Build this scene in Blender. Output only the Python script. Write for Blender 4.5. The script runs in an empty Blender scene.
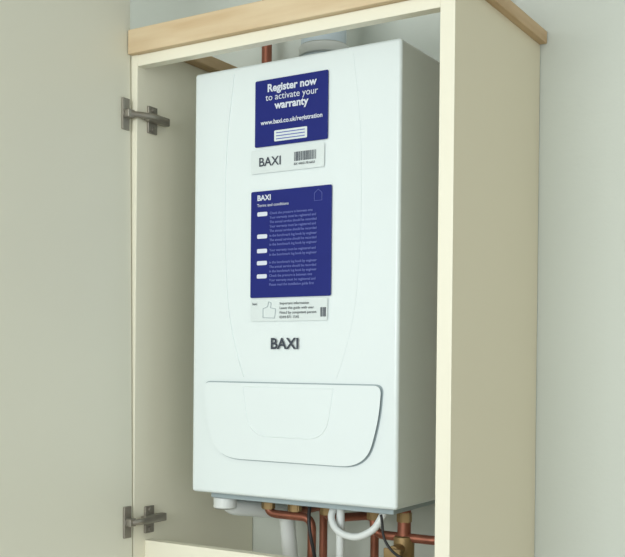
import bpy, bmesh, random
from math import *
from mathutils import Vector, Matrix
W=.395;H=.7229;XI=.0934;XO=.1160;YF=-.0674;XL=-.4671;ZR=.7312
Z0=1.3;YB=.3
# ---------- helpers -----------
def S(r,g,b):
    f=lambda c:(c/255/12.92 if c/255<=.04045 else ((c/255+.055)/1.055)**2.4)
    return (f(r),f(g),f(b),1)
def mat(name,col,rough=.5,metal=0,noise=0,scale=8,bump=0,col2=None,stretch=None,bscale=None,spec=.5):
    m=bpy.data.materials.new(name);m.use_nodes=True;nt=m.node_tree;b=nt.nodes['Principled BSDF']
    b.inputs['Base Color'].default_value=col;b.inputs['Roughness'].default_value=rough;b.inputs['Metallic'].default_value=metal
    b.inputs['Specular IOR Level'].default_value=spec
    tc=nt.nodes.new('ShaderNodeTexCoord');mp=nt.nodes.new('ShaderNodeMapping');nt.links.new(tc.outputs['Object'],mp.inputs[0])
    if stretch: mp.inputs['Scale'].default_value=stretch
    if noise:
        n=nt.nodes.new('ShaderNodeTexNoise');n.inputs['Scale'].default_value=scale;n.inputs['Detail'].default_value=5
        nt.links.new(mp.outputs[0],n.inputs['Vector'])
        r=nt.nodes.new('ShaderNodeValToRGB')
        c2=col2 or tuple(x*(1-noise) for x in col[:3])+(1,)
        r.color_ramp.elements[0].color=c2;r.color_ramp.elements[1].color=col
        r.color_ramp.elements[0].position=.3;r.color_ramp.elements[1].position=.7
        nt.links.new(n.outputs[0],r.inputs[0]);nt.links.new(r.outputs[0],b.inputs['Base Color'])
    if bump:
        n=nt.nodes.new('ShaderNodeTexNoise');n.inputs['Scale'].default_value=bscale or 60
        nt.links.new(mp.outputs[0],n.inputs['Vector'])
        bp=nt.nodes.new('ShaderNodeBump');bp.inputs['Strength'].default_value=bump;bp.inputs['Distance'].default_value=.002
        nt.links.new(n.outputs[0],bp.inputs['Height']);nt.links.new(bp.outputs[0],b.inputs['Normal'])
    return m
M=dict(
 wall=mat('wall_paint',S(206,212,204),.85,noise=.04,scale=3,bump=.2,bscale=90),
 ceil=mat('ceiling_paint',S(228,228,224),.9,noise=.03,scale=3),
 floor=mat('floor_lino',S(170,162,150),.5,noise=.2,scale=5),
 mel=mat('cream_melamine',S(236,233,214),.45,noise=.02,scale=2),
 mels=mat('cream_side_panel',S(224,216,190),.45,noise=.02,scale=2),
 door=mat('door_melamine',S(228,228,212),.4,noise=.02,scale=2),
 wood=mat('pine',S(217,198,164),.6,noise=.2,scale=6,col2=S(200,174,136),stretch=(1,8,8)),
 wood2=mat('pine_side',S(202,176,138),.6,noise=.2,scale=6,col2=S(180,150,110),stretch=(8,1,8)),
 white=mat('boiler_enamel',S(227,237,238),.28,noise=.01,scale=3),
 groove=mat('groove_grey',S(160,175,180),.5,noise=.02),
 blue=mat('label_blue',S(22,34,118),.55,noise=.06,scale=20,spec=.25),
 lab=mat('label_white',S(218,228,228),.4,noise=.02),
 txt=mat('print_dark',S(50,58,72),.5,noise=.02),
 wtxt=mat('print_white',S(215,222,235),.5,noise=.02),
 btxt=mat('print_blue',S(100,112,185),.5,noise=.02),
 steel=mat('hinge_steel',S(165,160,150),.4,.7,noise=.25,scale=30),
 copper=mat('copper',S(165,105,84),.45,.7,noise=.35,scale=25),
 brass=mat('brass',S(168,142,100),.45,.7,noise=.25,scale=25),
 plast=mat('white_plastic',S(228,233,232),.4,noise=.03),
 black=mat('black_rubber',S(28,28,30),.5,noise=.1),
 flue=mat('flue_plastic',S(208,222,232),.4,noise=.03),
)
col=bpy.context.collection
def link(name,me,m,parent=None,smooth=False):
    o=bpy.data.objects.new(name,me);col.objects.link(o)
    if m: me.materials.append(M[m])
    if parent: o.parent=parent
    if smooth:
        for f in me.polygons:f.use_smooth=True
    return o
def empty(name,loc=(0,0,0)):
    o=bpy.data.objects.new(name,None);o.location=loc;o.empty_display_size=.05;col.objects.link(o);return o
def box(name,x0,x1,y0,y1,z0,z1,m,parent=None,bev=0,seg=3):
    bm=bmesh.new();bmesh.ops.create_cube(bm,size=1)
    for v in bm.verts:
        v.co=Vector(((x0+x1)/2+v.co.x*(x1-x0),(y0+y1)/2+v.co.y*(y1-y0),(z0+z1)/2+v.co.z*(z1-z0)))
    me=bpy.data.meshes.new(name)
    if bev: bmesh.ops.bevel(bm,geom=list(bm.edges),offset=bev,segments=seg,profile=.5,affect='EDGES')
    bm.to_mesh(me);bm.free()
    o=link(name,me,m,parent,smooth=bool(bev))
    if bev:
        md=o.modifiers.new('wn','WEIGHTED_NORMAL');md.keep_sharp=False
    return o
def roundpoly(pts,r,n=6):
    out=[];k=len(pts)
    if not isinstance(r,(list,tuple)): r=[r]*k
    for i in range(k):
        a=Vector(pts[i-1]);b=Vector(pts[i]);c=Vector(pts[(i+1)%k])
        if r[i]<=0: out.append(tuple(b));continue
        p0=b+(a-b).normalized()*min(r[i],(a-b).length*.49);p2=b+(c-b).normalized()*min(r[i],(c-b).length*.49)
        for t in range(n+1):
            t/=n;out.append(tuple((1-t)**2*p0+2*t*(1-t)*b+t*t*p2))
    return out
def plate(name,pts,y,h,w,m,parent):
    bm=bmesh.new();vs=[bm.verts.new((a,y,b)) for a,b in pts]
    f=bm.faces.new(vs);bm.normal_update()
    if f.normal.y>0:f.normal_flip()
    bm.normal_update()
    bmesh.ops.inset_region(bm,faces=[f],thickness=w*.5,depth=h*.8,use_even_offset=True)
    bmesh.ops.inset_region(bm,faces=[f],thickness=w*.5,depth=h*.2,use_even_offset=True)
    me=bpy.data.meshes.new(name);bm.to_mesh(me);bm.free()
    return link(name,me,m,parent)
def tube(name,pts,r,m,parent=None,cyc=False,bez=True,res=8):
    cu=bpy.data.curves.new(name,'CURVE');cu.dimensions='3D';cu.bevel_depth=r;cu.bevel_resolution=4;cu.use_fill_caps=True
    if bez:
        s=cu.splines.new('BEZIER');s.bezier_points.add(len(pts)-1)
        for b,q in zip(s.bezier_points,pts): b.co=q;b.handle_left_type=b.handle_right_type='AUTO'
        s.resolution_u=res
    else:
        s=cu.splines.new('POLY');s.points.add(len(pts)-1)
        for b,q in zip(s.points,pts): b.co=(*q,1)
    s.use_cyclic_u=cyc
    o=bpy.data.objects.new('tmp',cu);col.objects.link(o)
    me=bpy.data.meshes.new_from_object(o.evaluated_get(bpy.context.evaluated_depsgraph_get()))
    bpy.data.objects.remove(o);me.materials.clear()
    return link(name,me,m,parent,True)
def pipe(name,pts,r,m,parent=None,R=.03):
    out=[Vector(pts[0])]
    for i in range(1,len(pts)-1):
        a,b,c=map(Vector,pts[i-1:i+2])
        p0=b+(a-b).normalized()*min(R,(a-b).length*.45);p2=b+(c-b).normalized()*min(R,(c-b).length*.45)
        for t in range(9):
            t/=8;out.append((1-t)**2*p0+2*t*(1-t)*b+t*t*p2)
    out.append(Vector(pts[-1]))
    return tube(name,[tuple(v) for v in out],r,m,parent,bez=False)
def cyl(name,c,axis,r,h,m,parent=None,seg=32,r2=None):
    bm=bmesh.new();bmesh.ops.create_cone(bm,cap_ends=True,segments=seg,radius1=r,radius2=r if r2 is None else r2,depth=h)
    q=Vector((0,0,1)).rotation_difference(Vector(axis))
    bmesh.ops.bevel(bm,geom=[e for e in bm.edges if len(e.link_faces)==2 and e.calc_face_angle()>1],offset=min(h,r)*.12,segments=2,affect='EDGES')
    bmesh.ops.transform(bm,matrix=Matrix.Translation(c)@q.to_matrix().to_4x4(),verts=bm.verts)
    me=bpy.data.meshes.new(name);bm.to_mesh(me);bm.free()
    o=link(name,me,m,parent)
    if seg>8:
        for f in me.polygons:f.use_smooth=True
        o.modifiers.new('wn','WEIGHTED_NORMAL')
    return o
def text(name,s,x,z,size,m,parent,y=-.0035,bold=0,align='LEFT',wide=1):
    cu=bpy.data.curves.new(name,'FONT');cu.body=s;cu.size=size;cu.offset=bold*size;cu.align_x=align;cu.extrude=.0001;cu.resolution_u=3
    o=bpy.data.objects.new('tmp',cu);col.objects.link(o)
    me=bpy.data.meshes.new_from_object(o.evaluated_get(bpy.context.evaluated_depsgraph_get()))
    bpy.data.objects.remove(o);me.materials.clear()
    me.transform(Matrix.Translation((x,y,z))@Matrix.Rotation(radians(90),4,'X')@Matrix.Diagonal((wide,1,1,1)))
    return link(name,me,m,parent)
# ---------- room -------------
box('wall_back',-2.2,2.6,YB,YB+.1,0,2.5,'wall')
box('floor',-2.2,2.6,-3.5,YB,-.1,0,'floor')
box('ceiling',-2.2,2.6,-3.5,YB,2.5,2.6,'ceil')
box('wall_left',-2.3,-2.2,-3.5,YB+.1,0,2.5,'wall')
# ---------- cabinet ------------
cab=empty('boiler_cupboard',(0,0,Z0))
T=XO-XI;ZB=-.2;ZT=ZR+.019;ZW=.792;ZS=.771
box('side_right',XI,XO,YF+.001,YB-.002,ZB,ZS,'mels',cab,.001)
box('edge_banding_right',XI,XO,YF,YF+.0012,ZB,ZT,'mel',cab,.0003)
box('side_left',XL-T,XL,YF,YB-.002,ZB,ZS,'mel',cab,.001)
box('top_rail',XL,XI,YF,YF+.02,ZR,ZT,'mel',cab,.001)
box('bottom_rail',XL,XI,YF+.03,YF+.05,ZB,-.087,'mel',cab,.001)
O=.012
box('frame_front',XL-.012,XO+O,YF-O,YF-.0005,ZT,ZW,'wood',cab,.0015)
box('frame_front_inner',XL-.012,XI,YF,YF+.04,ZT,ZW-.002,'wood',cab,.0015)
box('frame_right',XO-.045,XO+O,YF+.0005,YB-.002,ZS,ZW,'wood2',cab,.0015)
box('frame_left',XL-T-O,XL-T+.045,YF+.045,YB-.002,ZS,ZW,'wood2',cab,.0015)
piv=empty('door_leaf',(XL-.003,YF-.003,.1));piv.parent=cab
box('leaf_panel',-.018,0,-.62,0,ZB-.3,1.05,'door',piv,.0012)
piv.rotation_euler=(0,radians(-.9),radians(-1.5))
def hinge(n,z,dx=0):
    h=empty('hinge_%d'%n,(0,0,0));h.parent=cab
    xd=XL-.003-.0157*(z-.1)
    box('cup_flange_%d'%n,xd-.001,xd+.0035,YF-.027,YF-.009,z-.027,z+.027,'steel',h,.001)
    cyl('cup_%d'%n,(xd+.003,YF-.018,z),(1,0,0),.008,.004,'steel',h)
    box('hinge_link_%d'%n,xd+.002,xd+.014,YF-.024,YF-.008,z-.007,z+.007,'steel',h,.002)
    tube('hinge_arm_%d'%n,[(xd+.008,YF-.018,z),(xd+.016,YF-.004,z),(XL+.014,YF+.015,z),(XL+.012,YF+.065,z)],.0055,'steel',h)
    box('mount_plate_%d'%n,XL,XL+.004,YF+.026,YF+.05,z-.025,z+.022,'steel',h,.001)
    box('arm_body_%d'%n,XL+.003,XL+.015,YF+.014,YF+.072,z-.007,z+.007,'steel',h,.002)
    for k,(yy,zz) in enumerate(((.038,.016),(.038,-.018))):
        cyl('screw_%d_%d'%(n,k),(XL+.005,YF+yy,z+zz),(1,0,0),.004,.003,'steel',h)
hinge(1,.647);hinge(2,-.050)
# ---------- boiler --------------
bo=empty('combi_boiler',(0,0,Z0))
box('casing',-W,0,0,YB-.004,0,H,'white',bo,.006,4)
box('base_tray',-W+.02,-.02,.03,YB-.01,-.012,.004,'groove',bo,.002)
lft=[(-.312,H-.012),(-.325,.60),(-.3285,.50),(-.325,.38),(-.3157,.296),(-.298,.23),(-.287,.20)]
def shell(sgn):
    return [(a if sgn>0 else -W-a,-.0002,b) for a,b in lft]
tube('contour_left',shell(1),.0012,'white',bo)
tube('contour_right',shell(-1),.0003,'white',bo)
fl=[(-.3665,.1905),(-.0255,.1905),(-.030,.135),(-.052,.0625),(-.335,.0625),(-.361,.125)]
rr=[.014,.014,.05,.045,.045,.05]
plate('flap_recess',roundpoly([(a+(a+.1975)*.012,b+(b-.127)*.03) for a,b in fl],rr,8),-.0002,.0003,.001,'groove',bo)
plate('flap',roundpoly(fl,rr,8),-.0004,.005,.006,'white',bo)
u=[(-.2845,.184),(-.111,.184),(-.124,.103),(-.271,.103)]
tube('flap_contour',[(a,-.0052,b) for a,b in roundpoly(u,[.0,.0,.035,.035],8)],.0012,'white',bo,cyc=True,bez=False)
def rect(name,x0,x1,z0,z1,m,y=-.002,r_=.003):
    return plate(name,roundpoly([(x0,z0),(x1,z0),(x1,z1),(x0,z1)],r_,4),y,.0004,.0004,m,bo)
rect('label_top',-.2665,-.1265,.5815,.6915,'blue')
for i,(s,z,b) in enumerate((("Register now",.671,.03),("to activate your",.6565,.0),("warranty",.6415,.03))):
    text('label_text_%d'%i,s,-.195,z,.0175 if b else .0156,'wtxt',bo,bold=b,align='CENTER')
text('label_url','www.baxi.co.uk/registration',-.195,.6175,.0104,'wtxt',bo,bold=.02,align='CENTER')
rect('label_box',-.228,-.165,.588,.606,'lab',-.0024,.002)
for i in range(3): rect('label_box_line_%d'%i,-.224,-.169,.591+i*.005,.5925+i*.005,'btxt',-.003,0)
rect('label_mid',-.2735,-.1325,.538,.577,'lab')
text('label_logo','BAXI',-.258,.5495,.0205,'txt',bo,bold=.01)
random.seed(3)
def bars(n,x0,x1,z0,z1):
    x=x0;bm=bmesh.new()
    while x<x1:
        w=random.choice((.0006,.001,.0016));vs=[bm.verts.new(q) for q in ((x,-.0028,z0),(x+w,-.0028,z0),(x+w,-.0028,z1),(x,-.0028,z1))];bm.faces.new(vs);x+=w+random.choice((.0006,.001))
    me=bpy.data.meshes.new(n);bm.to_mesh(me);bm.free();link(n,me,'txt',bo)
bars('barcode_1',-.189,-.148,.552,.567)
text('barcode_no','BX 4402178 6651',-.189,.5455,.0055,'txt',bo)
rect('label_large',-.273,-.118,.332,.5085,'blue')
text('large_logo','BAXI',-.260,.493,.0125,'wtxt',bo,bold=.03)
text('large_head','Terms and conditions',-.260,.4825,.007,'wtxt',bo)
cnt=0
for k,zz in enumerate((.470,.433,.409,.389,.367)):
    rect('pill_%d'%k,-.260,-.240,zz-.003,zz+.004,'wtxt',-.0024,.0025)
    for j in range((5,3,2,3,3)[k]):
        text('small_text_%d'%cnt,random.choice(("Please read the installation guide first","Check the pressure is between one","Your warranty must be registered and","The annual service should be recorded","in the benchmark log book by engineer")),-.235,zz-.001-j*.0073,.0057,'btxt',bo,bold=.015);cnt+=1
tube('house_icon',[(-.150,-.0028,.489),(-.150,-.0028,.497),(-.143,-.0028,.503),(-.136,-.0028,.497),(-.136,-.0028,.485),(-.150,-.0028,.485)],.0004,'btxt',bo,cyc=True,bez=False)
rect('label_low',-.272,-.124,.293,.3295,'lab')
text('low_word','baxi',-.268,.320,.006,'txt',bo)
tube('thumb_icon',[(-.247,-.0028,.299),(-.247,-.0028,.314),(-.238,-.0028,.317),(-.236,-.0028,.325),(-.231,-.0028,.323),(-.232,-.0028,.315),(-.222,-.0028,.313),(-.224,-.0028,.298)],.0006,'groove',bo,cyc=True,bez=False)
for j in range(4): text('low_text_%d'%j,("Important information","Leave this guide with user","Fitted by competent person","0344 871 1545")[j],-.214,.320-j*.0075,.0062,'txt',bo)
bars('barcode_2',-.137,-.128,.299,.314)
text('front_logo','BAXI',-.204,.2475,.0255,'txt',bo,bold=.02,align='CENTER',wide=1)
# ---------- flue and pipework ----------
fl_=empty('flue_pipe',(0,0,Z0))
FX=-.225
cyl('flue_turret',(FX,.15,H+.017),(0,0,1),.046,.03,'flue',fl_)
cyl('flue_duct',(FX,.15,H+.25),(0,0,1),.040,.46,'flue',fl_)
cyl('flue_collar',(FX,.15,H+.05),(0,0,1),.044,.02,'plast',fl_)
rp=empty('copper_riser_pipe',(0,0,Z0))
pipe('riser_left',[(-.405,.24,-.02),(-.405,.24,1.19)],.010,'copper',rp)
rp2=empty('copper_riser_pipe',(0,0,Z0))
pipe('riser_right',[(.052,.26,-.02),(.052,.26,1.19)],.010,'copper',rp2)
cp=empty('copper_pipework',(0,0,Z0))
for i,x in enumerate([-.30,-.245,-.18,-.09,-.035]):
    cyl('nut_%d'%i,(x,.10,-.025),(0,0,1),.013,.018,'brass',cp,6)
pipe('pipe_a',[(-.30,.10,-.014),(-.30,.10,-.042),(-.21,.10,-.042),(-.21,.10,-.35)],.0075,'copper',cp,.02)
pipe('pipe_b',[(-.245,.10,-.014),(-.245,.10,-.035),(-.245,.2,-.035),(-.245,.2,-.35)],.0075,'copper',cp,.02)
pipe('pipe_c',[(-.18,.10,-.014),(-.18,.10,-.04),(-.13,.18,-.04),(-.13,.18,-.35)],.0075,'copper',cp,.02)
pipe('pipe_d',[(-.09,.10,-.014),(-.09,.10,-.058),(.03,.10,-.058),(.03,.2,-.058)],.0075,'copper',cp,.02)
pipe('pipe_e',[(-.035,.10,-.014),(-.035,.10,-.35)],.011,'copper',cp,.02)
cyl('valve_body',(-.035,.10,-.075),(0,0,1),.017,.04,'brass',cp)
cyl('valve_spindle',(-.035,.075,-.075),(0,1,0),.009,.03,'brass',cp)
box('valve_lever',-.05,-.02,.055,.06,-.10,-.07,'brass',cp,.002)
cn=empty('condensate_pipe',(0,0,Z0))
pipe('waste_run',[(-.365,.06,-.013),(-.36,.07,-.032),(-.325,.20,-.052),(-.325,.22,-.17),(-.325,YB,-.17)],.015,'plast',cn,.02)
cyl('waste_nut',(-.365,.06,-.023),(0,0,1),.021,.022,'plast',cn)
hs=empty('filling_loop_hose',(0,0,Z0))
tube('hose',[(-.15,.07,-.013),(-.148,.06,-.035),(-.115,.05,-.056),(-.07,.05,-.045),(-.05,.06,-.013)],.006,'plast',hs)
pipe('drain_tube',[(-.14,.075,-.013),(-.14,.075,-.35)],.007,'plast',hs)
cb=empty('power_cable',(0,0,Z0))
tube('cable',[(-.185,.05,-.013),(-.18,.04,-.04),(-.172,.04,-.08),(-.165,.06,-.14),(-.16,.22,-.19),(-.16,YB,-.19)],.003,'black',cb)
cb2=empty('power_cable',(0,0,Z0))
tube('cable_b',[(-.042,.03,-.013),(-.03,.03,-.06),(0.01,.03,-.08),(.05,.06,-.075),(.06,.2,-.09),(.06,YB,-.1)],.0022,'black',cb2)
# ---------- light -----------
w=bpy.data.worlds.new('world');bpy.context.scene.world=w;w.use_nodes=True
bg=w.node_tree.nodes['Background'];bg.inputs[0].default_value=(.97,1,.98,1);bg.inputs[1].default_value=.9
def area(name,loc,tgt,sx,sy,e,c):
    l=bpy.data.lights.new(name,'AREA');l.shape='RECTANGLE';l.size=sx;l.size_y=sy;l.energy=e;l.color=c
    o=bpy.data.objects.new(name,l);col.objects.link(o);o.location=loc
    o.rotation_euler=(Vector(tgt)-Vector(loc)).to_track_quat('-Z','Y').to_euler()
area('window_light',(-.1,-3.2,2.0),(-.2,0,1.7),1.8,1.2,56,(.96,1,.99))
# ---------- camera ----------
cx,cy,cz,yaw,pit,roll,f=.6925,-1.4158,.2241,.5742,-.0087,.0093,1024.43
F=Vector((-sin(yaw)*cos(pit),cos(yaw)*cos(pit),sin(pit)));R0=Vector((cos(yaw),sin(yaw),0));U0=R0.cross(F)
R=R0*cos(roll)+U0*sin(roll);U=U0*cos(roll)-R0*sin(roll)
cd=bpy.data.cameras.new('camera');cd.sensor_width=36;cd.lens=f*36/625;cd.clip_start=.02
cd.shift_x=37.2303/625;cd.shift_y=93.48/625
co=bpy.data.objects.new('camera',cd);col.objects.link(co)
co.matrix_world=Matrix(((R[0],U[0],-F[0],cx),(R[1],U[1],-F[1],cy),(R[2],U[2],-F[2],cz+Z0),(0,0,0,1)))
sc_=bpy.context.scene;sc_.camera=co
sc_.view_settings.view_transform='Standard'
